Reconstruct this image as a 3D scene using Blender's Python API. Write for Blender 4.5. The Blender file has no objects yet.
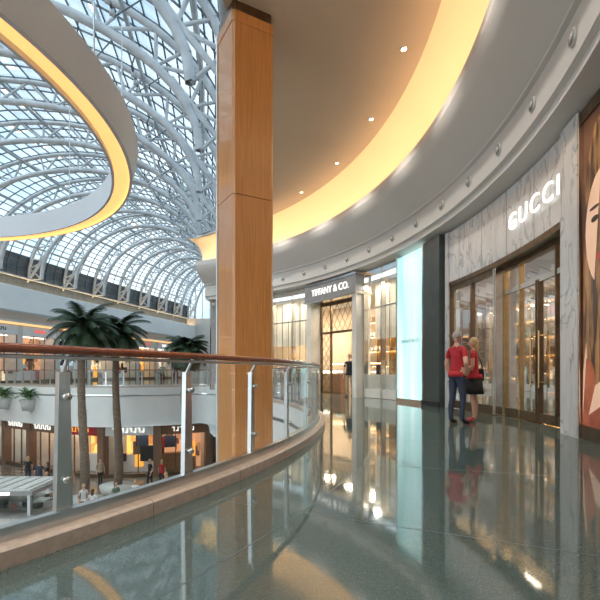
import bpy, bmesh, math, random
from mathutils import Vector, Matrix
random.seed(7)
S = bpy.context.scene
CX, CY = -13.5, 9.5
rad = math.radians
def P(R, th, z=0.0):
    return Vector((CX + R*math.cos(rad(th)), CY + R*math.sin(rad(th)), z))

# ------------------------------------------------------------------ materials
MATS = {}
def newmat(name):
    m = bpy.data.materials.new(name); m.use_nodes = True
    MATS[name] = m
    return m, m.node_tree.nodes, m.node_tree.links
def mat(name, col, rough=.5, metal=0., emit=None, es=0., col2=None, nscale=5., nmap=None, bump=0., ior=1.5, contrast=(.35,.65), coat=0.):
    m, N, L = newmat(name)
    b = N['Principled BSDF']
    b.inputs['Base Color'].default_value = (*col, 1)
    b.inputs['Roughness'].default_value = rough
    b.inputs['Metallic'].default_value = metal
    b.inputs['IOR'].default_value = ior
    b.inputs['Coat Weight'].default_value = coat
    if emit:
        b.inputs['Emission Color'].default_value = (*emit, 1)
        b.inputs['Emission Strength'].default_value = es
    if col2 or bump:
        tc = N.new('ShaderNodeTexCoord'); mp = N.new('ShaderNodeMapping')
        if nmap: mp.inputs['Scale'].default_value = nmap
        nz = N.new('ShaderNodeTexNoise'); nz.inputs['Scale'].default_value = nscale; nz.inputs['Detail'].default_value = 5
        L.new(tc.outputs['Object'], mp.inputs['Vector']); L.new(mp.outputs[0], nz.inputs['Vector'])
        if col2:
            r = N.new('ShaderNodeValToRGB')
            r.color_ramp.elements[0].position = contrast[0]; r.color_ramp.elements[1].position = contrast[1]
            r.color_ramp.elements[0].color = (*col, 1); r.color_ramp.elements[1].color = (*col2, 1)
            L.new(nz.outputs['Fac'], r.inputs['Fac']); L.new(r.outputs['Color'], b.inputs['Base Color'])
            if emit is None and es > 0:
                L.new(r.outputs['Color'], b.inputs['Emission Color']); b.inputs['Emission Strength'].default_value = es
        if bump:
            bp = N.new('ShaderNodeBump'); bp.inputs['Strength'].default_value = bump; bp.inputs['Distance'].default_value = .02
            L.new(nz.outputs['Fac'], bp.inputs['Height']); L.new(bp.outputs[0], b.inputs['Normal'])
    return m
def glassmat(name, tint, refl=1.0, rough=.02, base=.05, mul=.75):
    m, N, L = newmat(name)
    N.remove(N['Principled BSDF'])
    out = N['Material Output']
    t = N.new('ShaderNodeBsdfTransparent'); t.inputs[0].default_value = (*tint, 1)
    g = N.new('ShaderNodeBsdfGlossy'); g.inputs['Roughness'].default_value = rough; g.inputs['Color'].default_value=(refl,refl,refl,1)
    mx = N.new('ShaderNodeMixShader')
    lw = N.new('ShaderNodeLayerWeight'); lw.inputs['Blend'].default_value = .12
    pw = N.new('ShaderNodeMath'); pw.operation='MULTIPLY_ADD'; pw.inputs[1].default_value=mul; pw.inputs[2].default_value=base; pw.use_clamp=True
    L.new(lw.outputs['Fresnel'], pw.inputs[0])
    L.new(pw.outputs[0], mx.inputs[0]); L.new(t.outputs[0], mx.inputs[1]); L.new(g.outputs[0], mx.inputs[2]); L.new(mx.outputs[0], out.inputs['Surface'])
    return m

mat('wood', (.47,.195,.055), .32, col2=(.57,.265,.085), nscale=3, nmap=(14,14,.5), coat=.3)
mat('woodrail', (.23,.06,.03), .25, col2=(.32,.09,.04), nscale=4, nmap=(3,3,3), coat=.5)
mat('cream', (.62,.60,.565), .6, col2=(.64,.62,.585), nscale=.6)
mat('white', (.80,.80,.79), .5, col2=(.76,.76,.75), nscale=.7)
mat('ringwhite', (.54,.56,.58), .5, col2=(.50,.52,.55), nscale=.7)
mat('ceiling', (.50,.39,.285), .6, col2=(.53,.42,.315), nscale=.4)  # tan puts the warm tint of the cove light into the colour
mat('covepaint', (.85,.74,.54), .6, col2=(.87,.77,.57), nscale=.4)
mat('steelwhite', (.56,.60,.63), .4, col2=(.42,.46,.49), nscale=1.5)
mat('mullion', (.10,.13,.15), .5, col2=(.14,.17,.19), nscale=2)
mat('louvre', (.08,.10,.11), .4, col2=(.12,.14,.16), nscale=2)
mat('metal', (.55,.57,.58), .28, 1, col2=(.62,.63,.64), nscale=6)
mat('chrome', (.75,.72,.68), .15, 1, col2=(.8,.77,.72), nscale=6)
mat('gold', (.62,.45,.22), .25, 1, col2=(.7,.52,.28), nscale=6)
mat('bronze', (.16,.11,.07), .3, .9, col2=(.22,.15,.09), nscale=6)
mat('darkpil', (.045,.06,.058), .3, col2=(.06,.078,.075), nscale=3)
mat('curb', (.45,.36,.29), .35, col2=(.55,.45,.38), nscale=20)
mat('lowerfloor', (.18,.15,.125), .15, col2=(.24,.20,.17), nscale=2)
mat('black', (.015,.015,.017), .5, col2=(.025,.025,.028), nscale=5)
mat('brownpanel', (.18,.09,.05), .4, col2=(.24,.13,.075), nscale=4, nmap=(6,6,.8))
mat('warmlight', (1,.8,.5), .5, emit=(1,.66,.32), es=7)
mat('covelight', (1,.8,.5), .5, emit=(1,.65,.35), es=9.5)
mat('ringlight', (1,.7,.3), .5, emit=(1,.50,.17), es=.85)
mat('whitelight', (1,1,1), .5, emit=(1,.93,.82), es=3)
mat('signlight', (1,1,1), .5, emit=(1,.97,.9), es=.9)
mat('redsign', (.7,.05,.03), .5, emit=(.9,.08,.04), es=.8)
mat('orangesign', (.8,.35,.05), .5, emit=(1,.42,.06), es=.8)
mat('shopwall', (.55,.43,.31), .6, col2=(.65,.52,.38), nscale=1.2)
mat('shopwallgrey', (.62,.59,.53), .5, col2=(.74,.70,.63), nscale=1.2)
mat('curtain', (.62,.54,.43), .7, es=.18, col2=(.85,.78,.66), nscale=2, nmap=(5,5,.15))  # backdrop glows weakly so the windows look bright
mat('shelfwood', (.30,.18,.09), .4, col2=(.38,.24,.13), nscale=5)
mat('teal', (.30,.66,.66), .10, es=.75, col2=(.68,.92,.91), nscale=1.3, nmap=(1.4,1.4,.14), coat=.6, contrast=(.30,.72))
mat('signgrey', (.24,.24,.24), .35, col2=(.30,.30,.30), nscale=3)
mat('trunk', (.12,.085,.06), .9, col2=(.24,.18,.13), nscale=6, nmap=(1,1,5), bump=.6)
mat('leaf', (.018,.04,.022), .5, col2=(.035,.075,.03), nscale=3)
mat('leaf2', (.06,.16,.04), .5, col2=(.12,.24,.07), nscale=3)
mat('pot', (.55,.55,.53), .6, col2=(.62,.62,.6), nscale=3)
mat('skin', (.60,.36,.26), .55, col2=(.64,.39,.29), nscale=8)
mat('redcloth', (.42,.02,.03), .85, col2=(.50,.03,.04), nscale=9)
mat('bluecloth', (.03,.045,.08), .85, col2=(.045,.06,.10), nscale=9)
mat('khaki', (.34,.27,.18), .85, col2=(.40,.32,.22), nscale=9)
mat('blackcloth', (.012,.012,.014), .85, col2=(.02,.02,.024), nscale=9)
mat('whitecloth', (.65,.65,.65), .85, col2=(.72,.72,.72), nscale=9)
mat('greencloth', (.10,.18,.14), .85, col2=(.13,.22,.17), nscale=9)
mat('hairgrey', (.30,.28,.26), .8, col2=(.42,.40,.38), nscale=30)
mat('hairbrown', (.07,.04,.02), .7, col2=(.12,.07,.035), nscale=30)
mat('hairblond', (.40,.26,.12), .7, col2=(.5,.34,.17), nscale=30)
mat('redshoe', (.45,.02,.03), .4, col2=(.5,.03,.04), nscale=9)
mat('eye', (.02,.02,.02), .2, col2=(.03,.03,.03), nscale=9)
mat('lips', (.40,.14,.12), .5, col2=(.42,.16,.13), nscale=9)
mat('ink_ground', (.08,.03,.02), .3, es=.2, col2=(.20,.08,.04), nscale=1.5)  # poster inks emit a little of their own colour to brighten the print
mat('ink_hair', (.05,.018,.01), .3, es=.2, col2=(.42,.20,.07), nscale=2.2, nmap=(3.5,3.5,.55), contrast=(.44,.60))
mat('ink_skin', (.66,.38,.24), .3, es=.35, col2=(.82,.54,.37), nscale=.9)
mat('ink_dark', (.03,.012,.01), .3, col2=(.05,.02,.015), nscale=3)
mat('ink_red', (.40,.04,.03), .3, es=.2, col2=(.5,.06,.04), nscale=3)
mat('ink_dress', (.30,.06,.03), .3, es=.2, col2=(.50,.14,.06), nscale=3)
glassmat('glass', (.93,.97,.95))
glassmat('shopglass', (.95,.96,.95), base=.05, mul=.6)
glassmat('skyglass', (.45,.53,.58), base=.03, mul=.3)
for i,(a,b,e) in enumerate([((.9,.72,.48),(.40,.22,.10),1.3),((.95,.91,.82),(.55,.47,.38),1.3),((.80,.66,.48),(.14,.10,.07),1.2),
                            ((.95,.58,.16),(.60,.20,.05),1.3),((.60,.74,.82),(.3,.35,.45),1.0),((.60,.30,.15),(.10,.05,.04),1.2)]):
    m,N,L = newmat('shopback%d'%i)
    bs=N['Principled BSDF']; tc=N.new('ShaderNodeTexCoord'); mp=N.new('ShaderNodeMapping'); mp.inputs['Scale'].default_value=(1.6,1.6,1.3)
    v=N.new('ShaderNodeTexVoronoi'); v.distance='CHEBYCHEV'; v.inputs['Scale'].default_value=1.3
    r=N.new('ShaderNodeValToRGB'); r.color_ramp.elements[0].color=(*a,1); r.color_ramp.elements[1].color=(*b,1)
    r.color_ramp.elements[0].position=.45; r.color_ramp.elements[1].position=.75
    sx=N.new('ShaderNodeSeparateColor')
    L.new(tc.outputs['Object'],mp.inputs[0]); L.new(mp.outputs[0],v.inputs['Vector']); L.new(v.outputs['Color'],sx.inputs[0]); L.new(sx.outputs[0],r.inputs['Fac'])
    L.new(r.outputs[0],bs.inputs['Base Color']); L.new(r.outputs[0],bs.inputs['Emission Color']); bs.inputs['Emission Strength'].default_value=e*.6  # back walls emit their own colours, standing in for lit interiors
# marble
m,N,L = newmat('marble')
bs=N['Principled BSDF']; bs.inputs['Roughness'].default_value=.22
tc=N.new('ShaderNodeTexCoord'); mp=N.new('ShaderNodeMapping'); mp.inputs['Rotation'].default_value=(.8,.1,.2); mp.inputs['Scale'].default_value=(1,2.0,.8)
n1=N.new('ShaderNodeTexNoise'); n1.inputs['Scale'].default_value=1.0; n1.inputs['Detail'].default_value=9; n1.inputs['Distortion'].default_value=1.2; n1.inputs['Roughness'].default_value=.6
n3=N.new('ShaderNodeTexNoise'); n3.inputs['Scale'].default_value=1.2; n3.inputs['Detail'].default_value=6; n3.inputs['Distortion'].default_value=.6
sb=N.new('ShaderNodeMath'); sb.operation='SUBTRACT'; sb.inputs[1].default_value=.5
ab=N.new('ShaderNodeMath'); ab.operation='ABSOLUTE'
r=N.new('ShaderNodeValToRGB'); e=r.color_ramp.elements; e[0].position=0; e[0].color=(.42,.43,.44,1); e[1].position=.025; e[1].color=(.70,.70,.69,1)
mx=N.new('ShaderNodeMix'); mx.data_type='RGBA'; mx.blend_type='MULTIPLY'; mx.inputs[0].default_value=.35
r2=N.new('ShaderNodeValToRGB'); r2.color_ramp.elements[0].position=.35; r2.color_ramp.elements[0].color=(.62,.63,.65,1); r2.color_ramp.elements[1].position=.6
L.new(tc.outputs['Object'],mp.inputs[0]); L.new(mp.outputs[0],n3.inputs['Vector']); L.new(mp.outputs[0],n1.inputs['Vector'])
L.new(n3.outputs['Fac'],sb.inputs[0]); L.new(sb.outputs[0],ab.inputs[0]); L.new(ab.outputs[0],r.inputs['Fac']); L.new(n1.outputs['Fac'],r2.inputs['Fac']); L.new(r.outputs[0],mx.inputs[6]); L.new(r2.outputs[0],mx.inputs[7]); L.new(mx.outputs[2],bs.inputs['Base Color'])
# terrazzo floor
m,N,L = newmat('terrazzo')
bs=N['Principled BSDF']; bs.inputs['IOR'].default_value=1.9
tc=N.new('ShaderNodeTexCoord')
v=N.new('ShaderNodeTexVoronoi'); v.inputs['Scale'].default_value=230
sc=N.new('ShaderNodeSeparateColor')
r=N.new('ShaderNodeValToRGB'); e=r.color_ramp.elements; e[0].color=(.062,.095,.088,1); e[1].color=(.125,.165,.155,1); x=e.new(.7); x.color=(.082,.120,.112,1)
n1=N.new('ShaderNodeTexNoise'); n1.inputs['Scale'].default_value=.9; n1.inputs['Detail'].default_value=4
r2=N.new('ShaderNodeMapRange'); r2.inputs[3].default_value=.025; r2.inputs[4].default_value=.08
n2=N.new('ShaderNodeTexNoise'); n2.inputs['Scale'].default_value=1.8
bp=N.new('ShaderNodeBump'); bp.inputs['Strength'].default_value=.05; bp.inputs['Distance'].default_value=.02
for q in (v,n1,n2): L.new(tc.outputs['Object'],q.inputs['Vector'])
L.new(v.outputs['Color'],sc.inputs[0]); L.new(sc.outputs[0],r.inputs['Fac']); L.new(r.outputs[0],bs.inputs['Base Color'])
L.new(n1.outputs['Fac'],r2.inputs[0]); L.new(r2.outputs[0],bs.inputs['Roughness']); L.new(n2.outputs['Fac'],bp.inputs['Height']); L.new(bp.outputs[0],bs.inputs['Normal'])

# ------------------------------------------------------------------ mesh builder
class MB:
    def __init__(s): s.v=[]; s.f=[]; s.m=[]; s.sm=[]; s.names=[]
    def mi(s,n):
        if n not in s.names: s.names.append(n)
        return s.names.index(n)
    def add(s,vs,fs,m,smooth=False):
        o=len(s.v); s.v.extend([tuple(v) for v in vs]); k=s.mi(m)
        for f in fs: s.f.append([o+i for i in f]); s.m.append(k); s.sm.append(smooth)
    def hexa(s,p,m):
        s.add(p,[(0,3,2,1),(4,5,6,7),(0,1,5,4),(1,2,6,5),(2,3,7,6),(3,0,4,7)],m)
    def box(s,c,d,m,rz=0.,M=None):
        c=Vector(c); R=Matrix.Rotation(rz,3,'Z') if M is None else M
        p=[]
        for z in (-.5,.5):
            for x,y in((-.5,-.5),(.5,-.5),(.5,.5),(-.5,.5)):
                p.append(c+R@Vector((x*d[0],y*d[1],z*d[2])))
        s.hexa(p,m)
    def arc(s,R0,R1,t0,t1,z0,z1,m,step=1.5):
        n=max(1,int(math.ceil(abs(t1-t0)/step))); vs=[];fs=[]
        for i in range(n+1):
            t=t0+(t1-t0)*i/n
            vs+= [P(R0,t,z0),P(R1,t,z0),P(R1,t,z1),P(R0,t,z1)]
        for i in range(n):
            a=4*i;b=a+4
            for k in range(4): fs.append((a+k,a+(k+1)%4,b+(k+1)%4,b+k))
        fs.append((0,3,2,1)); fs.append((4*n,4*n+1,4*n+2,4*n+3))
        s.add(vs,fs,m)
    def sweep(s,prof,t0,t1,m,step=1.0,smooth=True,caps=False):
        n=int(math.ceil(abs(t1-t0)/step)); k=len(prof); vs=[]; fs=[]
        for i in range(n+1):
            t=t0+(t1-t0)*i/n
            vs+=[P(r,t,z) for r,z in prof]
        for i in range(n):
            for j in range(k-1):
                a=i*k+j; fs.append((a,a+1,a+k+1,a+k))
        if caps: fs.append(tuple(range(k))); fs.append(tuple(n*k+j for j in range(k)))
        s.add(vs,fs,m,smooth)
    def tube(s,p,q,r,m,r2=None,n=6,caps=False,smooth=True):
        p=Vector(p);q=Vector(q);d=q-p
        if d.length<1e-6: return
        d.normalize(); u=d.orthogonal().normalized(); w=d.cross(u); r2=r if r2 is None else r2
        vs=[p+(u*math.cos(2*math.pi*i/n)+w*math.sin(2*math.pi*i/n))*r for i in range(n)]+[q+(u*math.cos(2*math.pi*i/n)+w*math.sin(2*math.pi*i/n))*r2 for i in range(n)]
        fs=[(i,(i+1)%n,n+(i+1)%n,n+i) for i in range(n)]
        if caps: fs+= [tuple(range(n))[::-1],tuple(range(n,2*n))]
        s.add(vs,fs,m,smooth)
    def ptube(s,pts,rs,m,n=8,flat=None):
        pts=[Vector(p) for p in pts]; k=len(pts); vs=[]; fs=[]
        if not isinstance(rs,(list,tuple)): rs=[rs]*k
        d0=(pts[1]-pts[0]).normalized(); u=d0.orthogonal().normalized()
        for i,p in enumerate(pts):
            d=(pts[min(i+1,k-1)]-pts[max(i-1,0)]).normalized()
            u=(u-d*u.dot(d)).normalized(); w=d.cross(u)
            for j in range(n):
                a=2*math.pi*j/n; vs.append(p+(u*math.cos(a)+w*math.sin(a))*rs[i])
        for i in range(k-1):
            for j in range(n): fs.append((i*n+j,i*n+(j+1)%n,(i+1)*n+(j+1)%n,(i+1)*n+j))
        fs+=[tuple(range(n))[::-1],tuple(range((k-1)*n,k*n))]
        s.add(vs,fs,m,True)
    def line_sweep(s,pts,prof,m,caps=False,smooth=False,mats=None):
        k=len(prof); vs=[]; fs=[]; n=len(pts)
        nr=normals(pts)
        for p,(nx,ny) in zip(pts,nr):
            vs+=[Vector((p[0]+nx*o,p[1]+ny*o,z)) for o,z in prof]
        for i in range(n-1):
            for j in range(k-1):
                a=i*k+j; fs.append((a,a+1,a+k+1,a+k))
        if caps: fs.append(tuple(range(k))); fs.append(tuple((n-1)*k+j for j in range(k)))
        s.add(vs,fs,m,smooth)
    def ellipsoid(s,c,r,m,seg=12,ring=8,M=None,fn=None):
        vs=[];fs=[];c=Vector(c); M=M or Matrix.Identity(3)
        for i in range(ring+1):
            ph=math.pi*i/ring
            for j in range(seg):
                a=2*math.pi*j/seg; v=Vector((math.sin(ph)*math.cos(a),math.sin(ph)*math.sin(a),math.cos(ph)))
                if fn: v=fn(v)
                vs.append(c+M@Vector((v.x*r[0],v.y*r[1],v.z*r[2])))
        for i in range(ring):
            for j in range(seg): fs.append((i*seg+j,(i+1)*seg+j,(i+1)*seg+(j+1)%seg,i*seg+(j+1)%seg))
        s.add(vs,fs,m,True)
    def build(s,name,parent=None,loc=None):
        me=bpy.data.meshes.new(name); me.from_pydata(s.v,[],s.f)
        for n in s.names: me.materials.append(MATS[n])
        me.polygons.foreach_set('material_index',s.m); me.polygons.foreach_set('use_smooth',s.sm)
        me.update()
        o=bpy.data.objects.new(name,me); S.collection.objects.link(o)
        if parent: o.parent=parent
        if loc: o.location=loc
        return o
def normals(pts):
    out=[]; n=len(pts)
    for i in range(n):
        a=pts[max(0,i-1)]; b=pts[min(n-1,i+1)]
        dx=b[0]-a[0]; dy=b[1]-a[1]; l=math.hypot(dx,dy) or 1
        out.append((dy/l,-dx/l))
    return out
def catmull(pts,per=8):
    out=[]; n=len(pts)
    for i in range(n-1):
        p0=pts[max(0,i-1)];p1=pts[i];p2=pts[i+1];p3=pts[min(n-1,i+2)]
        for k in range(per):
            t=k/per
            out.append(tuple(.5*((2*b)+(-a+c)*t+(2*a-5*b+4*c-d)*t*t+(-a+3*b-3*c+d)*t**3) for a,b,c,d in zip(p0,p1,p2,p3)))
    out.append(tuple(pts[-1])); return out
def resample(pts,step):
    L=[0]
    for a,b in zip(pts,pts[1:]): L.append(L[-1]+math.hypot(b[0]-a[0],b[1]-a[1]))
    out=[]; n=int(L[-1]/step); j=0
    for i in range(n+1):
        s=i*step
        while j<len(L)-2 and L[j+1]<s: j+=1
        t=(s-L[j])/max(1e-9,L[j+1]-L[j]); out.append(tuple(x+(y-x)*t for x,y in zip(pts[j],pts[j+1])))
    return out

# ------------------------------------------------------------------ slab edge curve
TH0=-25-4.55*8
edge=[tuple(P(13.8,TH0+i*(23-TH0)/60)[:2]) for i in range(61)]
tail=catmull([edge[-1],(-1.6,17.5),(-2.7,20.5),(-3.9,24),(-4.8,28),(-5.6,30.3),(-7,31),(-9,29.6),(-12,28.6),(-16,29.5),(-22,33),(-29.5,37.5)],8)
EDGE=resample(edge+tail[1:],.276)
def extruded(name,outline,z0,z1,mt,ms,mb_=None):
    mb=MB(); n=len(outline)
    top=[(x,y,z1) for x,y in outline]; bot=[(x,y,z0) for x,y in outline]
    mb.add(top,[tuple(range(n))],mt)
    mb.add(bot,[tuple(range(n))[::-1]],mb_ or ms)
    for i in range(n):
        j=(i+1)%n; mb.add([bot[i],bot[j],top[j],top[i]],[(0,1,2,3)],ms)
    return mb.build(name)
outline=[p for p in EDGE]+[(-60,38),(-60,100),(25,100),(25,-12),(-7,-12)]
extruded('floor',outline,-.6,0,'terrazzo','white')
mb=MB()
mb.line_sweep(EDGE,[(-.14,-2.5),(-.14,.0),(-.0,.0)],'white',smooth=False)
mb.line_sweep(EDGE,[(-.14,-2.5),(.3,-2.5),(.3,-.6)],'white')
mb.line_sweep(EDGE,[(-.16,-.55),(-.19,-.5),(-.16,-.45)],'metal')
mb.build('trim_1')
mb=MB()
for R in (14.9,): mb.sweep([(R,.0012),(R+.006,.0012)],-60,60,'mullion',1.5)
for t in range(-60,62,7):
    a=P(14.1,t,.0012);b=P(17.9,t,.0012);d=Vector((-math.sin(rad(t)),math.cos(rad(t)),0))*.003
    mb.add([a-d,a+d,b+d,b-d],[(0,1,2,3)],'mullion')
mb.build('trim_2')
# curb + rail
mb=MB()
mb.line_sweep(EDGE,[(-.13,0),(-.13,.09),(-.11,.105),(.19,.105),(.21,.09),(.21,0)],'curb')
mb.line_sweep(EDGE,[(.05,.105),(.05,.18),(.11,.18),(.11,.105)],'metal')
nn=normals(EDGE)
for i in range(2,len(EDGE)-1,4):
    p=Vector((*EDGE[i],0)); n=Vector((*nn[i],0)); t=Vector((-n.y,n.x,0))*.003
    for (o0,z0,o1,z1) in ((.05,.1065,.19,.1065),(.19,.1065,.2115,.09),(.2115,.09,.2115,.0)):
        mb.add([p+n*o0+Vector((0,0,z0))-t,p+n*o0+Vector((0,0,z0))+t,p+n*o1+Vector((0,0,z1))+t,p+n*o1+Vector((0,0,z1))-t],[(0,1,2,3)],'brownpanel')
off=[(p[0]+n[0]*.08,p[1]+n[1]*.08) for p,n in zip(EDGE,nn)]
hr=[Vector((p[0]+n[0]*.10,p[1]+n[1]*.10,1.13)) for p,n in zip(EDGE,nn)]
mb.ptube(hr,.027,'woodrail',10)
mb.ptube([h-Vector((0,0,.045)) for h in hr],.012,'metal',6)
for i in range(0,len(EDGE)-1,4):
    p=off[i]; n=nn[i]; t=(-n[1],n[0])
    c=Vector((p[0]-n[0]*.045,p[1]-n[1]*.045,0))
    T=Vector((t[0],t[1],0)); Nn=Vector((n[0],n[1],0))
    def ring(z,w,d): return [c+T*(-w)+Nn*(-d)+Vector((0,0,z)),c+T*w+Nn*(-d)+Vector((0,0,z)),c+T*w+Nn*d+Vector((0,0,z)),c+T*(-w)+Nn*d+Vector((0,0,z))]
    mb.hexa(ring(.10,.055,.02)+ring(1.0,.034,.02),'metal')
    mb.box(c+Vector((0,0,.115)),(.18,.09,.03),'metal',math.atan2(t[1],t[0]))
    mb.tube(c+Vector((0,0,1.0)),hr[i]-Vector((0,0,.02)),.014,'metal',n=8)
    for z in (.35,.85): mb.tube(c+Nn*.0+Vector((0,0,z)),c+Nn*.06+Vector((0,0,z)),.022,'metal',n=10,caps=True)
    if i+4<len(EDGE):
        for k in range(4):
            a=off[i+k];b=off[i+k+1]
            if k==0: a=(a[0]+(b[0]-a[0])*.05,a[1]+(b[1]-a[1])*.05)
            mb.add([(a[0],a[1],.14),(b[0],b[1],.14),(b[0],b[1],1.06),(a[0],a[1],1.06)],[(0,1,2,3)],'glass')
mb.build('glass_balustrade')

# ------------------------------------------------------------------ lower floor
mb=MB(); mb.box((-20,35,-6.1),(100,110,.2),'lowerfloor'); mb.build('lower_floor')

# ------------------------------------------------------------------ vault curves
Lc=catmull([(-34,-8),(-33,10),(-31,25),(-28.5,38),(-26,50),(-22.5,65),(-19.5,78)],10)
Rc=[tuple(P(12.1,t)[:2]) for t in range(-60,-2,4)]+catmull([(-1.46,9.6),(-1.7,12),(-2.2,16),(-2.9,20),(-4.3,26),(-5.6,33),(-7.6,48),(-8.2,62),(-8.2,76)],6)
# ------------------------------------------------------------------ ceiling
inner=[p for p in Rc if p[1]<=20.1]+[(-3.6,22),(-5.0,23.3)]
outer=[tuple(P(16.2,t)[:2]) for t in [60-i*2 for i in range(61)]]
extruded('ceiling',inner+outer,8.0,8.15,'ceiling','white','ceiling')
# bulkhead + cove
mb=MB()
mb.sweep([(16.2,8.02),(16.55,8.0),(16.9,7.88),(17.15,7.65),(17.3,7.35),(17.35,6.8)],-60,62,'covepaint',1)
mb.sweep([(17.36,6.78),(16.80,6.78)],-60,62,'cream',1,False)
mb.sweep([(17.20,6.80),(16.98,6.80)],-60,61.8,'covelight',1,False)
mb.sweep([(16.80,6.78),(16.80,6.95),(16.70,6.95),(16.70,6.74)],-60,62,'cream',1,False)
mb.sweep([(16.70,6.74),(16.74,6.60),(16.86,6.42),(17.04,6.22),(17.24,6.02),(17.44,5.86)],-60,62,'cream',1,True)
mb.sweep([(17.44,5.86),(17.44,5.80),(17.52,5.78)],-60,62,'cream',1,False)
mb.sweep([(17.52,5.78),(17.52,5.20),(17.60,5.16),(17.60,5.02),(18.2,4.9)],-60,62,'cream',1,False)
pr=[(17.35,6.8),(16.80,6.78),(16.70,6.92),(16.70,6.74),(16.86,6.42),(17.24,6.02),(17.44,5.86),(17.52,5.78),(17.52,5.2),(17.6,5.02),(18.2,4.9),(18.2,6.8)]
mb.add([P(r,62,z) for r,z in pr],[tuple(range(len(pr)))],'cream')
for k in range(-9,14):
    t=-6.4+5*k
    if t>61: continue
    c=P(17.52,t,5.49); d=-Vector((math.cos(rad(t)),math.sin(rad(t)),0))
    mb.tube(c-d*.01,c+d*.035,.125,'cream',r2=.115,n=20,caps=True)
    mb.tube(c+d*.03,c+d*.040,.098,'signgrey',n=20,caps=True)
    mb.tube(c+d*.036,c+d*.046,.05,'cream',n=16,caps=True)
mb.build('trim_bulkhead')
mb=MB()
mb.line_sweep([p for p in Rc],[(0,8.0),(0,10.3),(.4,10.3)],'white')
mb.line_sweep([p for p in Rc],[(-.15,9.7),(-.15,10.2),(.1,10.2)],'steelwhite')
mb.build('trim_skylight_curb')
# downlights
mb=MB()
def dl(x,y,z,r=.09):
    mb.tube((x,y,z-.012),(x,y,z+.03),r,'chrome',n=16,caps=True)
    mb.tube((x,y,z-.016),(x,y,z-.011),r*.7,'whitelight',n=16,caps=True)
DL=[]
for k in range(-5,6):
    p=P(15.75,.9+9.9*k); dl(p.x,p.y,8,.085); DL.append((p.x,p.y))
mb.build('recessed_downlights')
for i,(x,y) in enumerate(DL):
    l=bpy.data.lights.new('spot','SPOT'); l.energy=215; l.spot_size=rad(110); l.spot_blend=.8; l.color=(1,.93,.84); l.shadow_soft_size=.08
    o=bpy.data.objects.new('downlight_lamp',l); o.location=(x,y,7.93); S.collection.objects.link(o)

# ------------------------------------------------------------------ column
mb=MB()
def ngon_prism(c,sd,ch,rz,z0,z1,m):
    h=sd/2; pts=[(h-ch,-h),(h,-h+ch),(h,h-ch),(h-ch,h),(-h+ch,h),(-h,h-ch),(-h,-h+ch),(-h+ch,-h)]
    R=Matrix.Rotation(rz,3,'Z'); b=[Vector(c)+R@Vector((x,y,z0)) for x,y in pts]; t=[Vector(c)+R@Vector((x,y,z1)) for x,y in pts]
    mb.add(b+t,[tuple(range(8))[::-1],tuple(range(8,16))]+[(i,(i+1)%8,8+(i+1)%8,8+i) for i in range(8)],m)
cc=(-1.1,9.0,0)
for z0,z1 in ((-6,-1.8),(-1.79,4.345),(4.36,7.6)): ngon_prism(cc,.86,.05,rad(30),z0,z1,'wood')
ngon_prism(cc,.83,.05,rad(30),-6,8,'bronze')
ngon_prism(cc,.90,.05,rad(30),-6,-5.75,'metal')
ngon_prism(cc,.88,.05,rad(30),7.6,7.8,'wood')
R=Matrix.Rotation(rad(30),3,'Z')
p=Vector(cc)+R@Vector((-.435,.40,0)); mb.tube(p+Vector((0,0,-6)),p+Vector((0,0,7.8)),.03,'metal',n=8)
mb.build('wooden_column')

# ------------------------------------------------------------------ skylight ring
mb=MB()
def rs(pr,m,sm): mb.sweep([(r-.46,z) for r,z in pr],0,360,m,3,sm)
rs([(9.72,6.45),(9.80,6.47)],'ringwhite',False)
rs([(9.80,6.47),(9.95,7.25)],'ringwhite',True)
rs([(9.95,7.25),(9.3,7.3)],'ringwhite',False)
rs([(9.3,7.3),(9.25,6.45)],'ringwhite',True)
rs([(9.25,6.45),(9.32,6.45),(9.32,6.56)],'ringwhite',False)
rs([(9.72,6.45),(9.72,6.54)],'ringlight',False)
rs([(9.72,6.54),(9.32,6.56)],'ringlight',False)
for t in range(0,360,30):
    a=P(9.15,t,7.25); mb.tube(a,(a.x,a.y,14 if a.x<-6 else 12.0),.02,'metal',n=6)
mb.build('suspended_ring_light')

# ------------------------------------------------------------------ vault
def interp(c,u):
    f=u*(len(c)-1); i=min(int(f),len(c)-2); t=f-i; return Vector((c[i][0]+(c[i+1][0]-c[i][0])*t,c[i][1]+(c[i+1][1]-c[i][1])*t,0))
LL=resample(Lc,.5); RR=resample(Rc,.5)
def V(u,s,off=0.):
    A=interp(LL,u);B=interp(RR,u);M_=(A+B)/2;h=(B-A)/2; ph=math.pi*(1-s)
    return M_+h*(math.cos(ph)*(1-off/h.length))+Vector((0,0,10.2+(8.3-off)*math.sin(ph)))
NU=18;NS=24
mb=MB()
vs=[];fs=[];nu=NU*4
for i in range(nu+1):
    for j in range(NS+1): vs.append(V(i/nu,j/NS))
gf=[];df=[]
for i in range(nu):
    for j in range(NS):
        a=i*(NS+1)+j; (df if j<2 else gf).append((a,a+1,a+NS+2,a+NS+1))
mb.add(vs,gf,'skyglass'); mb.add(vs,df,'louvre')
mb.build('window_1')
mb=MB()
for i in range(nu+1):
    for j in range(NS): mb.tube(V(i/nu,j/NS,.05),V(i/nu,(j+1)/NS,.05),.05,'mullion',n=4,smooth=False)
for j in range(0,NS*2+1):
    for i in range(0,nu,2): mb.tube(V(i/nu,j/NS/2,.05),V((i+2)/nu,j/NS/2,.05),.045,'mullion',n=4,smooth=False)
mb.build('trim_skylight_mullions')
mb=MB()
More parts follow.
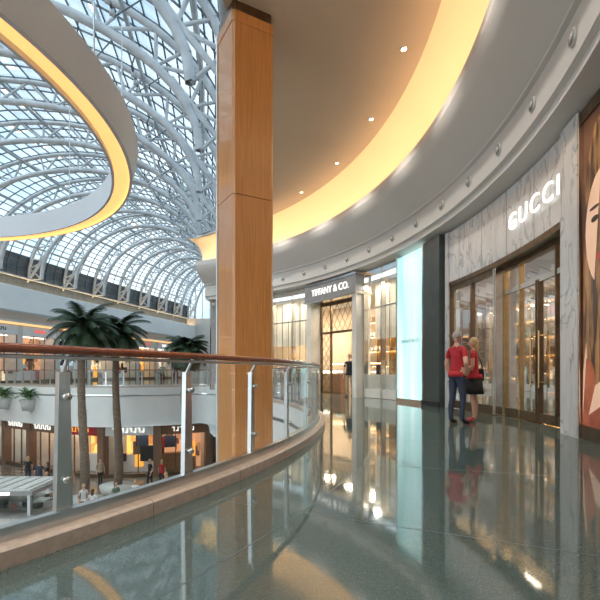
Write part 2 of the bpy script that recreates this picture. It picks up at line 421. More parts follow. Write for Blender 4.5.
for i in range(NU+1):
    u=i/NU
    for j in range(NS):
        a=V(u,j/NS,.25);b=V(u,(j+1)/NS,.25);c=V(u,j/NS,1.5);d=V(u,(j+1)/NS,1.5)
        mb.tube(a,b,.15,'steelwhite',n=6); mb.tube(c,d,.19,'steelwhite',n=6)
        if j%2==0: mb.tube(c, b,.08,'steelwhite',n=5)
        else: mb.tube(a,d,.08,'steelwhite',n=5)
        if j%2==0: mb.tube(a,c,.07,'steelwhite',n=5)
    if i<NU:
        for j in range(0,NS+1,3): mb.tube(V(u,j/NS,.3),V((i+1)/NU,j/NS,.3),.11,'steelwhite',n=6)
for i in range(NU+1):
    u=i/NU
    for s0,s1 in ((1.0,.86),(0.,.14)):
        b=V(u,s0,.1)-Vector((0,0,.3)); mb.tube(b,V(u,s1,1.35),.10,'steelwhite'); mb.tube(b,V(u,.92 if s0 else .08,1.35),.09,'steelwhite')
mb.build('roof_truss')
mb=MB()
for i in range(2,12):
    for s in (.80,.72):
        a=V(i/NU+.008,s,1.9); b=V(i/NU+.03,s,1.9)
        mb.tube(a,b,.06,'louvre',n=6,caps=True); mb.tube(a,V(i/NU,s,1.5),.03,'mullion',n=5); mb.tube(b,V(i/NU+.03,s,.3),.03,'mullion',n=5)
        for q in (.2,.5,.8):
            p=a.lerp(b,q); mb.tube(p,p-Vector((0,0,.22)),.07,'steelwhite',r2=.10,n=8,caps=True)
mb.build('stage_light_bar')
mb=MB()
pts=[V(1,j/NS) for j in range(NS+1)]
mb.add(pts,[tuple(range(len(pts)))],'skyglass'); 
for j in range(2,NS-1,2): mb.tube(V(1,j/NS),(V(1,j/NS).x,V(1,j/NS).y,10.2),.08,'steelwhite')
mb.build('window_2')

# ------------------------------------------------------------------ perimeter walls of the mall
def bays(mb,pts,z0,z1,width,depth,head=1.0,heads=('white','cream','signgrey','shopwallgrey','bronze'),backs=('shopback0','shopback1','shopback2','shopback0','shopback3','shopback4','shopback5'),pier='cream',signs=('signlight','black','signlight','redsign')):
    ps=resample(pts,width)
    for i in range(len(ps)-1):
        a=Vector((*ps[i],0));b=Vector((*ps[i+1],0)); t=(b-a).normalized(); n=Vector((t.y,-t.x,0))
        L=(b-a).length; mid=(a+b)/2; rz=math.atan2(t.y,t.x)
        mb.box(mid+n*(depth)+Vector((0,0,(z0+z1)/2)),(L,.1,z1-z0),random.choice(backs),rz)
        mb.box(a+n*.15+Vector((0,0,(z0+z1)/2)),(.5,.5,z1-z0),pier,rz)
        mb.box(a+n*(depth/2)+Vector((0,0,(z0+z1)/2)),(.1,depth,z1-z0),'shopwallgrey',rz)
        mb.box(mid+n*.1+Vector((0,0,z1-head/2)),(L,.3,head),random.choice(heads),rz)
        sg=random.choice(signs); nl=random.randint(4,8)
        for q in range(nl):
            o=(q-(nl-1)/2)*.26; hh=.30 if q%3 else .24
            mb.box(mid-n*.08+t*o+Vector((0,0,z1-head/2)),(.05,.05,hh),sg,rz)
            mb.box(mid-n*.08+t*(o+.07)+Vector((0,0,z1-head/2+(.12 if q%2 else -.12))),(.14,.05,.05),sg,rz)
        for k in (-.5,-.17,.17,.5): mb.box(mid+t*(L*k*.88)+n*.1+Vector((0,0,(z0+z1-head)/2)),(.06,.08,z1-head-z0),'bronze',rz)
        mb.box(mid+n*.1+Vector((0,0,z0+.12)),(L,.1,.24),'bronze',rz)
        mb.box(mid+n*(depth-.35)+Vector((0,0,z0+.6)),(L*.7,.5,1.2),random.choice(['white','shelfwood','redcloth']),rz)
        mb.box(mid+n*(depth/2)+Vector((0,0,z1-head-.05)),(L*.8,.3,.06),'whitelight',rz)
        for q in range(5):
            mb.box(mid+n*(depth-.5-.3*random.random())+t*random.uniform(-L*.4,L*.4)+Vector((0,0,z0+random.uniform(.5,2.4))),(random.uniform(.3,.9),.2,random.uniform(.3,1.1)),random.choice(['redcloth','black','bluecloth','orangesign','whitecloth','brownpanel']),rz)
Lw=[p for p in Lc][::-1]
mb=MB(); bays(mb,Lw,0,5.6,5.0,2.2); mb.build('wall_left_shopfronts')
mb=MB()
mb.line_sweep(Lw,[(.6,5.6),(-.2,5.6),(-.2,6.0),(-.6,6.3),(-1.3,6.5),(-1.5,6.7),(-1.5,8.9),(-1.3,9.0),(-1.3,8.8),(0,8.8)],'white')
mb.line_sweep(Lw,[(0,8.8),(0,10.4)],'louvre')
mb.line_sweep(Lw,[(-.9,8.86),(-.4,8.86)],'warmlight')
mb.line_sweep(Lw,[(-.22,6.05),(-.62,6.35)],'ringlight')
mb.line_sweep(Lw,[(-.25,5.55),(-.25,5.75)],'ringlight')
mb.line_sweep(Lw,[(2.4,-6),(2.4,10)],'cream')
mb.build('wall_left')
mb=MB(); e0=interp(LL,1);e1=interp(RR,1)
mb.box((e0+e1)/2+Vector((0,.3,2)),((e1-e0).length+3,.3,16.4),'cream',math.atan2((e1-e0).y,(e1-e0).x)); mb.build('wall_end')
RW=[(-3.6,26.2),(-4.9,33),(-7.0,48),(-8.0,62),(-8.0,78)]
mb=MB(); mb.line_sweep(RW,[(0,-6),(0,10.3)],'cream')
mb.box((-4.5,25.6,4.0),(.9,.9,8.0),'signgrey',rad(-20))
mb.build('wall_right')
# lower level shops
LWp=catmull([(-1.2,9),(-1.6,14),(-3.0,20),(-4.4,27),(-5.4,30.6),(-7,31.6),(-9,30.3),(-12,29.4),(-16,30.4),(-22,34),(-30,39)],6)
LWp=[(p[0]+ (2.5 if p[1]<24 and p[0]>-5 else 0),p[1]) for p in LWp]
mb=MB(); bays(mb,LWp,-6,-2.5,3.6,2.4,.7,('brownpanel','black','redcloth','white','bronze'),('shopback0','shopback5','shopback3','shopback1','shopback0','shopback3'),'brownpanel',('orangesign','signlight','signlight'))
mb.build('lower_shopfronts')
mb=MB(); mb.line_sweep(LWp,[(-1,-2.48),(3,-2.48)],'white'); mb.build('lower_ceiling')
mb=MB(); mb.box((2,-6.2,4),(24,.3,8),'cream'); mb.build('wall_back')

# ------------------------------------------------------------------ storefronts on the curve
HT=4.9
mb=MB()
mb.arc(21.6,21.8,-60,63,0,5,'shopwall'); mb.arc(18.3,21.7,-60,63,4.45,4.6,'cream')
for t in (-18,11.8,13.2,62.5,-7.6): mb.arc(18.32,21.6,t-.25,t+.25,0,4.5,'brownpanel')
mb.build('wall_shop_interior')
def shelves(name,R,t0,t1,zs,bay,mats,back='brownpanel'):
    mb=MB(); t=t0
    mb.arc(R+.42,R+.5,t0,t1,.1,zs[-1]+.5,back)
    while t<t1-.01:
        t2=min(t+bay,t1)
        mb.arc(R,R+.42,t-.05,t+.05,0.02,zs[-1]+.5,'gold')
        for z in zs:
            mb.arc(R,R+.42,t,t2,z-.03,z,'bronze'); mb.arc(R+.3,R+.34,t+.1,t2-.1,z-.05,z-.032,'warmlight')
            k=t+.3
            while k<t2-.3:
                w=random.uniform(.25,.6); h=random.uniform(.08,.28)
                if random.random()<.8: mb.arc(R+.08,R+.28,k,k+w*.8,z+.001,z+h,random.choice(mats))
                k+=w+.3
        t=t2
    mb.arc(R,R+.42,t1-.05,t1+.05,0.02,zs[-1]+.5,'gold')
    mb.build(name)
pm=['shelfwood','redcloth','black','whitecloth','greencloth','chrome','bronze','skin']
shelves('display_shelf',20.2,-6.5,11,[.5,1.0,1.5,2.0,2.5,3.0],1.5,pm,'shopwall')
shelves('display_shelf',20.7,27,39,[.6,1.3,2.0,2.7,3.4],2.4,['whitecloth','chrome','shopwallgrey','shelfwood','white'],'shopwall')
def alight(x,y,z,e,sz,col):
    l=bpy.data.lights.new('shop_fill','AREA'); l.energy=e; l.size=sz; l.color=col  # added fill light for the dark interiors, no fixture modelled
    o=bpy.data.objects.new('shop_fill_lamp',l); o.location=(x,y,z); S.collection.objects.link(o)
for t in (-4,1,6,):
    p=P(19.2,t); alight(p.x,p.y,4.3,75,.8,(1,.84,.62))
for t in (30,35):
    p=P(19.5,t); alight(p.x,p.y,4.3,110,.8,(1,.86,.66))
for t in (21,25.5,41,45.5,50,54.5,59):
    p=P(18.28,t); alight(p.x,p.y,4.4,26,.25,(1,.90,.76))
# --- marble boutique facade
mb=MB()
mb.arc(17.88,18.25,-8.75,-6.9,0,HT,'marble'); mb.arc(17.95,18.25,-6.9,10.4,3.5,HT,'marble',1)
mb.arc(17.90,18.25,9.9,10.45,0,HT,'marble')
mb.arc(17.93,18.27,-6.9,9.9,3.38,3.5,'bronze')
for t in (-3.2,.6,4.4,8.2): mb.arc(17.944,17.95,t-.02,t+.02,3.5,HT,'signgrey')
mb.build('marble_shopfront')
mb=MB()
for z0,z1 in ((0.02,.22),(3.25,3.38)): mb.arc(17.96,18.06,2.5,9.9,z0,z1,'bronze')
for t in (2.6,6.2,9.8): mb.arc(17.95,18.07,t-.12,t+.12,0.02,3.38,'chrome' if t==2.6 else 'bronze')
mb.arc(18.0,18.015,2.7,9.7,.22,3.25,'shopglass')
mb.arc(18.5,18.9,3.5,9,.02,.55,'shelfwood')
mb.build('window_3')
mb=MB(); 
for t in (4.2,6.0,7.8):
    q=P(18.7,t,.55); mb.box(q+Vector((0,0,.5)),(.22,.3,.24),'redcloth' if t==6 else 'shelfwood',rad(t)); mb.tube(q,q+Vector((0,0,.38)),.12,'gold',n=12,caps=True)
    mb.ptube([q+Vector((0,-.1,.62)),q+Vector((0,-.06,.78)),q+Vector((0,.06,.78)),q+Vector((0,.1,.62))],.012,'bronze',6)
mb.build('handbag_display')
mb=MB()
mb.arc(17.96,18.3,2.3,2.5,.02,3.38,'chrome'); mb.arc(17.96,18.3,-6.9,-6.7,.02,3.38,'bronze')
mb.arc(18.15,18.25,-6.7,2.3,2.75,2.85,'chrome'); mb.arc(18.15,18.25,-6.7,2.3,3.3,3.38,'bronze')
for t in (-6.6,-4.5,-2.35,-2.1,.1,2.2): mb.arc(18.14,18.26,t-.08,t+.08,.02,2.8 if abs(t+2.2)<.2 else 3.3,'bronze' if t<0 else 'gold')
for a,b in ((-6.5,-4.6),(-4.4,-2.4),(-2.05,.02),(.2,2.1)): mb.arc(18.19,18.20,a,b,.12,2.75,'shopglass'); mb.arc(18.15,18.25,a,b,.02,.2,'bronze')
mb.arc(18.19,18.20,-6.6,2.2,2.85,3.3,'shopglass')
for t in (-2.75,-1.7):
    q=P(18.10,t,.7); mb.tube(q,q+Vector((0,0,1.1)),.02,'gold',n=8); 
    for z in (.1,1.0): mb.tube(q+Vector((0,0,z)),P(18.19,t,.7+z),.014,'gold',n=6)
mb.build('door_1')
for t in (-2.2,6):
    mb=MB(); p=P(19.4,t)
    mb.box((p.x,p.y,.85),(.6,.9,.06),'shelfwood',rad(t)); mb.box((p.x,p.y,.42),(.45,.75,.8),'bronze',rad(t)); mb.box((p.x,p.y,.015),(.5,.8,.03),'shelfwood',rad(t))
    for k in range(4):
        q=Vector((p.x,p.y,0))+Matrix.Rotation(rad(t),3,'Z')@Vector((random.uniform(-.2,.2),-.35+.23*k,0)); h=random.uniform(.15,.3)
        mb.box((q.x,q.y,.88+h/2),(.14,.16,h),random.choice(pm),rad(t))
    mb.build('display_table')
# poster: a woman's portrait printed on a flat panel
mb=MB(); mb.arc(17.93,18.2,-17.8,-8.75,.0,.2,'bronze'); mb.arc(17.93,18.2,-17.8,-8.75,4.72,HT,'bronze')
mb.arc(17.96,18.2,-17.8,-8.75,.2,4.72,'ink_ground')
def blob(R,cs,m):
    # printed outline following the curved panel: fan of narrow strips avoided by subdividing in theta
    mb.add([P(R,t,z) for t,z in cs],[tuple(range(len(cs)))],m)
def ell(R,t,z,a,b,m,n=28,tilt=0,fn=None):
    cs=[]
    for i in range(n):
        q=2*math.pi*i/n; x=a*math.cos(q); y=b*math.sin(q)
        cs.append((t+(x*math.cos(tilt)-y*math.sin(tilt))/.314,z+x*math.sin(tilt)+y*math.cos(tilt)))
    blob(R,cs,m)
blob(17.930,[(-14.2,.25),(-14.0,3.4),(-13.0,4.4),(-11.6,4.62),(-10.2,4.5),(-9.4,4.0),(-9.1,3.0),(-9.0,1.6),(-9.2,.25)],'ink_hair')
blob(17.926,[(-14.2,.22),(-14.0,1.1),(-12.9,1.6),(-11.8,1.75),(-11.6,2.2),(-10.3,2.2),(-10.1,1.8),(-9.4,1.5),(-9.05,1.0),(-9.0,.22)],'ink_skin')
blob(17.922,[(-14.2,.22),(-14.0,.9),(-12.5,1.0),(-11.4,.8),(-10.4,1.1),(-9.4,1.2),(-9.0,.22)],'ink_dress')
ell(17.918,-10.95,3.0,.50,.80,'ink_skin')
for s in (-1,1):
    ell(17.914,-10.95+s*.66,3.15,.11,.045,'ink_dark'); ell(17.914,-10.95+s*.7,3.31,.15,.025,'ink_dark')
ell(17.914,-10.95,2.88,.045,.11,'ink_dress'); ell(17.914,-10.95,2.60,.16,.06,'ink_red')
for t in (-17.7,-8.82): mb.arc(17.89,18.2,t-.07,t+.07,0,HT,'chrome')
mb.build('fashion_poster')
mb=MB(); mb.arc(18.0,18.3,-60,-17.85,0,HT,'marble'); mb.build('wall_right_near')
mb=MB(); mb.arc(17.75,18.3,10.6,13.7,0,HT,'darkpil'); mb.arc(17.70,17.75,10.5,13.8,0,.15,'black'); mb.build('dark_pilaster')
mb=MB(); mb.arc(17.80,17.98,14.0,19.0,.12,HT-.05,'teal',.5); mb.arc(17.76,18.1,13.75,14.0,0,HT,'chrome'); mb.arc(17.76,18.1,19.0,19.2,0,HT,'chrome'); mb.arc(17.76,18.1,14,19,0,.12,'chrome')
mb.build('window_4')
# jeweller windows
mb=MB()
def win(t0,t1,muls,tr=3.4):
    mb.arc(17.98,18.1,t0,t1,0.01,.35,'shopwallgrey'); mb.arc(17.98,18.1,t0,t1,tr,tr+.05,'chrome'); mb.arc(17.95,18.12,t0,t1,4.7,HT,'chrome')
    mb.arc(18.03,18.045,t0,t1,.35,4.7,'shopglass')
    for t in muls: mb.arc(17.93,18.13,t-.10,t+.10,0.01,HT,'chrome')
    mb.arc(18.5,18.56,t0,t1,2.3,4.45,'curtain'); mb.arc(18.12,18.56,t0,t1,.02,.9,'shopwallgrey')
    t=t0+.8; k=0
    while t<t1-.6:
        mb.arc(18.22,18.42,t-.25,t+.25,.9,1.15+.35*random.random(),random.choice(['teal','black','white','chrome','brownpanel','gold']))
        mb.arc(18.48,18.5,t-.04,t+.04,.9,4.45,'gold'); 
        t+=1.3
win(19.3,27,(19.4,23.2,26.9)); win(38.4,62,(38.6,43,47.5,52,56.5,61.8))
mb.build('window_5')
for t in (22,25,41,46,50):
    mb=MB(); p=P(19.9,t,0)
    mb.box(p+Vector((0,0,.5)),(.6,1.1,.9),'shelfwood',rad(t)); mb.box(p+Vector((0,0,1.0)),(.6,1.1,.12),'whitelight',rad(t)); mb.box(p+Vector((0,0,.02)),(.5,1.0,.06),'bronze',rad(t))
    mb.build('jewellery_counter')
    alight(p.x,p.y,4.3,75,.5,(1,.84,.64))
mb=MB()
mb.arc(17.62,18.3,27.1,28.0,0,4.1,'shopwallgrey'); mb.arc(17.62,18.3,37.5,38.4,0,4.1,'shopwallgrey')
mb.arc(17.55,18.3,26.9,38.6,4.1,HT,'signgrey'); mb.arc(17.52,18.32,26.8,38.7,4.05,4.13,'chrome'); mb.arc(17.52,18.32,26.8,38.7,4.82,4.9,'chrome')
for t in (28.1,30.2,35.3,37.4): mb.arc(18.2,18.3,t-.1,t+.1,.01,4.1,'bronze')
mb.arc(18.2,18.3,28.0,37.5,2.7,2.8,'bronze'); mb.arc(18.2,18.3,28.0,37.5,3.95,4.1,'bronze')
mb.arc(18.24,18.25,28.1,30.2,.1,4,'shopglass'); mb.arc(18.24,18.25,35.3,37.4,.1,4,'shopglass'); mb.arc(18.24,18.25,30.2,35.3,2.8,4,'shopglass')
def lat(t0,t1,z0,z1,nt,nz):
    for i in range(nt):
        for j in range(nz):
            a,b=t0+(t1-t0)*i/nt,t0+(t1-t0)*(i+1)/nt; c,d=z0+(z1-z0)*j/nz,z0+(z1-z0)*(j+1)/nz
            mb.tube(P(18.22,a,c),P(18.22,b,d),.013,'bronze',n=4); mb.tube(P(18.22,a,d),P(18.22,b,c),.013,'bronze',n=4)
lat(28.1,30.2,.1,2.7,2,6); lat(35.3,37.4,.1,2.7,2,6); lat(28.1,37.4,2.8,3.95,8,2)
mb.build('door_2')
# glass display cases inside the jeweller's entrance
for t in (29.6,36.2):
    mb=MB(); p=P(19.0,t,0)
    mb.box(p+Vector((0,0,.45)),(.5,.7,.88),'brownpanel',rad(t)); mb.box(p+Vector((0,0,.93)),(.54,.74,.05),'gold',rad(t)); mb.box(p+Vector((0,0,1.15)),(.48,.68,.38),'shopglass',rad(t))
    mb.box(p+Vector((0,0,1.36)),(.52,.72,.03),'warmlight',rad(t)); mb.box(p+Vector((0,0,1.0)),(.2,.3,.08),'teal',rad(t))
    mb.build('display_case')
def sign(name,txt,R,t,z,width,h,mname,ext=.025,sp=1.0):
    cu=bpy.data.curves.new(name,'FONT'); cu.body=txt; cu.align_x='CENTER'; cu.align_y='CENTER'; cu.extrude=ext; cu.size=1; cu.space_character=sp
    o=bpy.data.objects.new(name,cu); S.collection.objects.link(o); cu.materials.append(MATS[mname])
    bpy.context.view_layer.update(); d=o.dimensions
    sx=width/d.x; sy=h/d.y
    th=rad(t); X=Vector((math.sin(th),-math.cos(th),0)); Z=Vector((-math.cos(th),-math.sin(th),0)); Y=Vector((0,0,1)); p=P(R,t,z)
    o.matrix_world=Matrix(((X.x*sx,Y.x*sy,Z.x,p.x),(X.y*sx,Y.y*sy,Z.y,p.y),(X.z*sx,Y.z*sy,Z.z,p.z),(0,0,0,1)))
    return o
sign('illuminated_shop_sign','GUCCI',17.88,-3.3,4.10,2.05,.34,'signlight',.012,1.3)
sign('jeweller_sign','TIFFANY & CO.',17.5,32.7,4.47,2.6,.28,'signlight',.01,1.0)
sign('window_lettering','TIFFANY & CO.',17.79,16.5,2.0,1.2,.12,'metal',.004,1.0)

# ------------------------------------------------------------------ palms
def palm(name,x,y,ztop,r=1.9,base=-6):
    mb=MB(); H=ztop-1.2
    pts=[(x+.12*math.sin(i*.5),y+.08*math.cos(i*.7),base+.5+(H-base-.5)*i/14) for i in range(15)]
    mb.ptube(pts,[.24-.09*i/14+(.02 if i%2 else 0) for i in range(15)],'trunk',10)
    mb.tube((x,y,base),(x,y,base+.6),.8,'pot',r2=.95,n=20,caps=True)
    c=Vector(pts[-1]); mb.ellipsoid(c,(.26,.26,.4),'trunk')
    nf=46
    for i in range(nf):
        az=i*2.399; el=1.4-1.9*(i/nf); L=r*random.uniform(.85,1.15); p=c.copy(); seg=9; pts=[]
        e=el
        for k in range(seg+1):
            pts.append(p.copy()); p=p+Vector((math.cos(az)*math.cos(e),math.sin(az)*math.cos(e),math.sin(e)))*(L/seg); e-=.17
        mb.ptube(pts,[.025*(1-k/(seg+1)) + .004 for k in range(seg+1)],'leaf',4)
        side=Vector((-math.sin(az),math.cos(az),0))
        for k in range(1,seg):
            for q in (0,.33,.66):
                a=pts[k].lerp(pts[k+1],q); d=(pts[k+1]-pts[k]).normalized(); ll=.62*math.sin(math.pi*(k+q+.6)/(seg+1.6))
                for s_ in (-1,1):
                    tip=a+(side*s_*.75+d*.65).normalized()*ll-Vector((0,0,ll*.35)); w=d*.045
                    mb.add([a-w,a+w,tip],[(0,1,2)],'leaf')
    mb.build(name)
palm('palm_tree',-11.0,22.8,4.4,1.9); palm('palm_tree',-10.4,25.6,4.4,1.9)
palm('palm_tree',-6.6,26.0,3.5,1.4)
for (x,y) in ((-21.0,32.1),(-18.3,30.5)):
    mb=MB(); mb.tube((x,y-.2,-1.6),(x,y-.2,-.85),.35,'pot',r2=.55,n=18,caps=True)
    mb.tube((x,y-.2,-.9),(x,y+.3,-.8),.04,'metal')
    for i in range(34):
        az=i*2.399; p=Vector((x,y-.2,-.85)); e=1.4-.9*i/34; pts=[]
        for k in range(6): pts.append(p.copy()); p=p+Vector((math.cos(az)*math.cos(e),math.sin(az)*math.cos(e),math.sin(e)))*.26; e-=.3
        sd=Vector((-math.sin(az),math.cos(az),0))
        for k in range(5):
            w0=.11*math.sin(math.pi*(k+.3)/5.5); w1=.11*math.sin(math.pi*(k+1.2)/5.5)
            mb.add([pts[k]-sd*w0,pts[k]+sd*w0,pts[k+1]+sd*w1,pts[k+1]-sd*w1],[(0,1,2,3)],'leaf2')
    mb.build('hanging_planter')
# kiosk on lower level
mb=MB(); kx,ky=-12.9,19.6
mb.box((kx,ky,-5.5),(3.6,2.2,1.0),'pot'); mb.box((kx,ky,-4.95),(3.8,2.4,.08),'signgrey')
for sx in(-1.75,1.75):
    for sy in (-1.05,1.05): mb.box((kx+sx,ky+sy,-5),(.12,.12,2.0),'metal')
for k in range(-3,4): mb.box((kx+k*.5,ky-1.11,-5.45),(.03,.03,.9),'metal')
for z in (-4.7,-4.4): mb.box((kx,ky,z),(3.3,1.8,.03),'glass')
for k in range(7): mb.box((kx-1.5+.5*k,ky,-4.8+.15*(k%2)),(.25,.3,.22),random.choice(['redcloth','black','whitecloth','orangesign']))
mb.box((kx,ky,-3.95),(4.0,2.6,.16),'signgrey'); mb.box((kx,ky,-3.84),(3.7,2.3,.06),'pot')
for k in range(-3,4): mb.box((kx+k*.55,ky,-3.80),(.05,2.3,.04),'metal')
mb.box((kx,ky-1.32,-3.95),(2.2,.03,.12),'signlight')
mb.build('retail_kiosk')

# ------------------------------------------------------------------ people
def person(name,loc,yaw,H=1.75,top='redcloth',bottom='bluecloth',hair='hairgrey',shoe='black',female=False,sleeve=.6,legskin=0.,arms='relaxed',bag=False,headyaw=0,stride=.0):
    k=H/1.75; w=.92 if female else 1.0
    J={'pelvis':((0,0,.95),.125),'waist':((0,.0,1.08),.112 if female else .128),'chest':((0,.01,1.26),.125*w),'up':((0,0,1.40),.10),'neck':((0,-.005,1.485),.052),'hb':((0,.01,1.56),.05)}
    B=[('pelvis','waist'),('waist','chest'),('chest','up'),('up','neck'),('neck','hb')]
    for s,n in ((-1,'l'),(1,'r')):
        st=stride*s
        sw=.175*w
        if arms=='relaxed': el=(s*.235*w,-.04,1.15); wr=(s*.24*w,.06,.91)
        elif arms=='hip' and s>0: el=(s*.30*w,-.10,1.16); wr=(s*.19*w,.05,1.0)
        elif arms=='front': el=(s*.24*w,.0,1.15); wr=(s*.12*w,.20,1.08)
        else: el=(s*.235*w,-.04,1.15); wr=(s*.24*w,.06,.91)
        J['sh'+n]=((s*sw,0,1.415),.062*w); J['el'+n]=(el,.042*w); J['fa'+n]=(tuple((Vector(el)*.65+Vector(wr)*.35)),.042*w); J['wr'+n]=(wr,.027)
        J['hip'+n]=((s*.085,0,.88),.098); J['th'+n]=((s*.092,.01+st*.4,.70),.082); J['kn'+n]=((s*.095,.02+st*.8,.49),.056); J['cf'+n]=((s*.095,-.015+st*.9,.35),.056); J['an'+n]=((s*.095,-.02+st,.09),.040)
        J['ft'+n]=((s*.105,.06+st,.045),.042); J['to'+n]=((s*.115,.16+st,.035),.033)
        B+=[('up','sh'+n),('sh'+n,'el'+n),('el'+n,'fa'+n),('fa'+n,'wr'+n),('pelvis','hip'+n),('hip'+n,'th'+n),('th'+n,'kn'+n),('kn'+n,'cf'+n),('cf'+n,'an'+n),('an'+n,'ft'+n),('ft'+n,'to'+n)]
    names=list(J); idx={n:i for i,n in enumerate(names)}
    me=bpy.data.meshes.new('t'); me.from_pydata([J[n][0] for n in names],[(idx[a],idx[b]) for a,b in B],[])
    o=bpy.data.objects.new('t',me); S.collection.objects.link(o)
    sk=o.modifiers.new('s','SKIN'); sk.use_smooth_shade=True
    for i,n in enumerate(names):
        d=me.skin_vertices[0].data[i]; r=J[n][1]; d.radius=(r,r); d.use_root=(n=='pelvis')
    sb=o.modifiers.new('b','SUBSURF'); sb.levels=2; sb.render_levels=2
    dg=bpy.context.evaluated_depsgraph_get(); em=bpy.data.meshes.new_from_object(o.evaluated_get(dg))
    bpy.data.objects.remove(o)
    for v in em.vertices:
        if .85<v.co.z<1.45 and abs(v.co.x)<.2: v.co.y*=.88; 
        if .86<v.co.z<1.45 and abs(v.co.x)<.17: v.co.x*=1.12
        if v.co.z<.004: v.co.z=.004
    mb=MB(); vs=[v.co.copy() for v in em.vertices]
    grp={}
    for f in em.polygons:
        c=f.center; best=None;bd=9
        for a,b in B:
            A=Vector(J[a][0]);Bv=Vector(J[b][0]); d=Bv-A; t=max(0,min(1,(c-A).dot(d)/d.length_squared)); dist=(c-(A+d*t)).length-.5*(J[a][1]*(1-t)+J[b][1]*t)
            if dist<bd: bd=dist;best=(a,b,t)
        a,b,t=best
        if a[:2]=='sh': m=top if t<sleeve else 'skin'
        elif a[:2] in('el','fa'): m=top if sleeve>1 else 'skin'
        elif a=='neck' or (a=='up' and b=='neck' and t>.75): m='skin'
        elif a[:2] in ('an','ft'): m=shoe
        elif a=='pelvis' or a[:2] in('hi','th','kn','cf'):
            m=bottom if c.z>max(legskin,.0) else 'skin'
            if c.z>.93: m=top
        else: m=top
        grp.setdefault(m,[]).append(tuple(f.vertices))
    o0=len(mb.v); mb.v.extend([tuple(v) for v in vs])
    for m,fs in grp.items():
        kk=mb.mi(m)
        for f in fs: mb.f.append([o0+i for i in f]); mb.m.append(kk); mb.sm.append(True)
    bpy.data.meshes.remove(em)
    mb.ptube([(0,0,.90),(0,0,.95),(0,0,1.0)],[.172,.165,.15],top,16)
    mb.ptube([(0,-.005,1.445),(0,-.005,1.475)],[.075,.064],top,12)
    if legskin>.3: mb.ptube([(0,0,legskin),(0,0,.7),(0,0,.93)],[.20,.185,.155],bottom,18)
    hy=Matrix.Rotation(headyaw,3,'Z'); hc=Vector((0,.015,1.645))
    def hf(v):
        v=v.copy()
        if v.z<0: v.x*=1+.28*v.z; v.y*=1+.10*v.z
        if v.y>.2: v.y*=.96
        if v.y<0: v.y*=1.05
        return v
    mb.ellipsoid(hc,(.076,.095,.115),'skin',18,14,hy,hf)
    mb.ellipsoid(hc+hy@Vector((0,.096,-.015)),(.012,.020,.024),'skin',8,6,hy)
    for s in(-1,1):
        mb.ellipsoid(hc+hy@Vector((s*.077,-.005,-.01)),(.010,.020,.032),'skin',8,6,hy)
        mb.ellipsoid(hc+hy@Vector((s*.030,.083,.008)),(.012,.008,.007),'eye',8,6,hy)
        mb.box(hc+hy@Vector((s*.030,.088,.028)),(.028,.008,.006),hair,M=hy)
    mb.ellipsoid(hc+hy@Vector((0,.086,-.055)),(.024,.008,.008),'lips',8,6,hy)
    def hairf(v):
        v=v.copy()
        if v.y>.35 and v.z<.45: v.y=.35; v.x*=.9
        if v.z<-.25 and not female: v.z=-.25; v.x*=.85
        return v
    mb.ellipsoid(hc+hy@Vector((0,-.012,.018)),(.086,.100,.112),hair,18,14,hy,hairf)
    if female: mb.ellipsoid(hc+hy@Vector((0,-.055,-.09)),(.080,.055,.15),hair,14,10,hy)
    for s,n in ((-1,'l'),(1,'r')):
        wr=Vector(J['wr'+n][0]); el=Vector(J['fa'+n][0]); d=(wr-el).normalized(); sd=Vector((0,1,0)); sd=(sd-d*sd.dot(d)).normalized(); nn_=d.cross(sd)*s
        pm_=[wr-d*.02,wr+d*.03,wr+d*.06,wr+d*.085]
        vs=[];fs=[]
        for i,(p,a,b) in enumerate(zip(pm_,(.026,.036,.042,.038),(.022,.016,.015,.012))):
            for j in range(10):
                q=2*math.pi*j/10; vs.append(p+sd*math.cos(q)*a+nn_*math.sin(q)*b)
        for i in range(3):
            for j in range(10): fs.append((i*10+j,i*10+(j+1)%10,i*10+10+(j+1)%10,i*10+10+j))
        fs.append(tuple(range(30,40))); mb.add(vs,fs,'skin',True)
        for q,l in ((-.030,.060),(-.010,.072),(.010,.078),(.030,.070)):
            p0=wr+d*.075+sd*q; p1=p0+d*l*.45+nn_*-.006; p2=p1+d*l*.32-nn_*.016; p3=p2+d*l*.22-nn_*.02
            mb.ptube([p0,p1,p2,p3],[.0095,.009,.008,.006],'skin',6)
        p0=wr+d*.03+sd*.03; mb.ptube([p0,p0+sd*.028+d*.025-nn_*.01,p0+sd*.032+d*.055-nn_*.018],[.012,.010,.007],'skin',6)
    if bag:
        mb.box((.235,-.02,.98),(.10,.30,.24),'black'); mb.box((.235,-.02,1.105),(.105,.26,.02),'bronze')
        mb.ptube([(.235,-.15,1.08),(.22,-.10,1.3),(.17,-.02,1.475),(.22,.06,1.3),(.235,.12,1.08)],.010,'black',6)
    ob=mb.build(name); ob.location=loc; ob.rotation_euler=(0,0,yaw); ob.scale=(k,k,k)
    return ob
person('man',(3.02,8.65,0),rad(-62),1.77,arms='hip',headyaw=rad(5),stride=.05)
person('woman',(3.50,9.05,0),rad(62),1.68,top='redcloth',bottom='blackcloth',hair='hairblond',shoe='redshoe',female=True,sleeve=.4,legskin=.58,arms='front',bag=True,headyaw=rad(10))
person('shopper',(2.0,18.2,0),rad(160),1.7,top='blackcloth',bottom='khaki',hair='hairbrown',stride=.08)
for t,R_,tp in ((32.4,19.3,'whitecloth'),(34,20.0,'blackcloth'),(22.3,19.2,'blackcloth'),(43,19.2,'bluecloth')):
    p=P(R_,t); person('shopper',(p.x,p.y,0),random.uniform(0,6),1.72,top=tp,bottom='blackcloth',hair='hairbrown',stride=.06)
cl=['whitecloth','redcloth','blackcloth','bluecloth','greencloth','khaki']
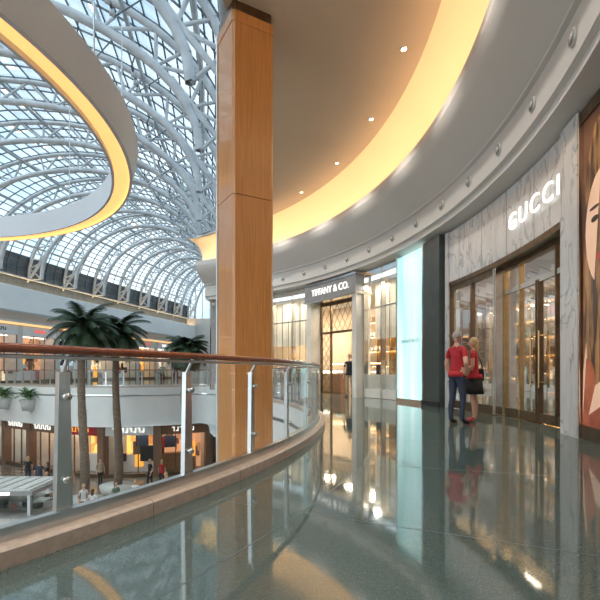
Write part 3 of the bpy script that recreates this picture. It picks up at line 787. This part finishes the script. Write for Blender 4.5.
for (x,y) in ((-9.9,19.0),(-10.2,21.2),(-9.5,20.6),(-9.0,22.0),(-8.2,22.4),(-12.9,25.2),(-12.2,27.5),(-9.0,27.0),(-8.4,27.4),(-7.0,23.5),(-14.6,26.0),(-15.3,26.4),(-8.8,18.2),(-8.2,18.6),(-7.4,20.5),(-11.9,22.0),(-8.0,16.8),(-7.5,17.2),(-6.3,18.6),(-13.4,23.8),(-16.8,27.8),(-12.6,22.6)):
    person('pedestrian',(x,y,-6),random.uniform(0,6.28),random.uniform(1.6,1.8),top=random.choice(cl),bottom=random.choice(['bluecloth','blackcloth']),hair=random.choice(['hairbrown','hairblond']),stride=.1,female=random.random()<.5)
for (x,y) in ((-19,36.5),(-14,34),(-9,32.5),(-11,36)):
    person('pedestrian',(x,y,0),random.uniform(0,6.28),1.7,top=random.choice(cl),bottom='blackcloth',hair='hairbrown',stride=.1)

# ------------------------------------------------------------------ world, sun, camera
W=bpy.data.worlds.new('sky'); S.world=W; W.use_nodes=True; N=W.node_tree.nodes; L=W.node_tree.links
bg=N['Background']; tc=N.new('ShaderNodeTexCoord'); nz=N.new('ShaderNodeTexNoise'); nz.inputs['Scale'].default_value=2.5; nz.inputs['Detail'].default_value=6
r=N.new('ShaderNodeValToRGB'); r.color_ramp.elements[0].position=.40; r.color_ramp.elements[0].color=(.55,.70,.82,1); r.color_ramp.elements[1].position=.60; r.color_ramp.elements[1].color=(1,1,1,1)
L.new(tc.outputs['Generated'],nz.inputs['Vector']); L.new(nz.outputs['Fac'],r.inputs['Fac']); L.new(r.outputs[0],bg.inputs['Color']); bg.inputs['Strength'].default_value=2.3
sl=bpy.data.lights.new('sun','SUN'); sl.energy=2.6; sl.angle=rad(25); sl.color=(1,.96,.90)
so=bpy.data.objects.new('sun',sl); so.rotation_euler=(rad(25),rad(-35),0); S.collection.objects.link(so)
cam=bpy.data.cameras.new('camera'); co=bpy.data.objects.new('camera',cam); S.collection.objects.link(co)
co.location=(0,0,1.0); co.rotation_euler=(rad(90),0,0); cam.sensor_width=36; cam.lens=27; cam.shift_y=.12; cam.clip_end=500; cam.clip_start=.05
S.camera=co
S.view_settings.view_transform='Standard'
S.view_settings.look='None'
S.view_settings.exposure=.34
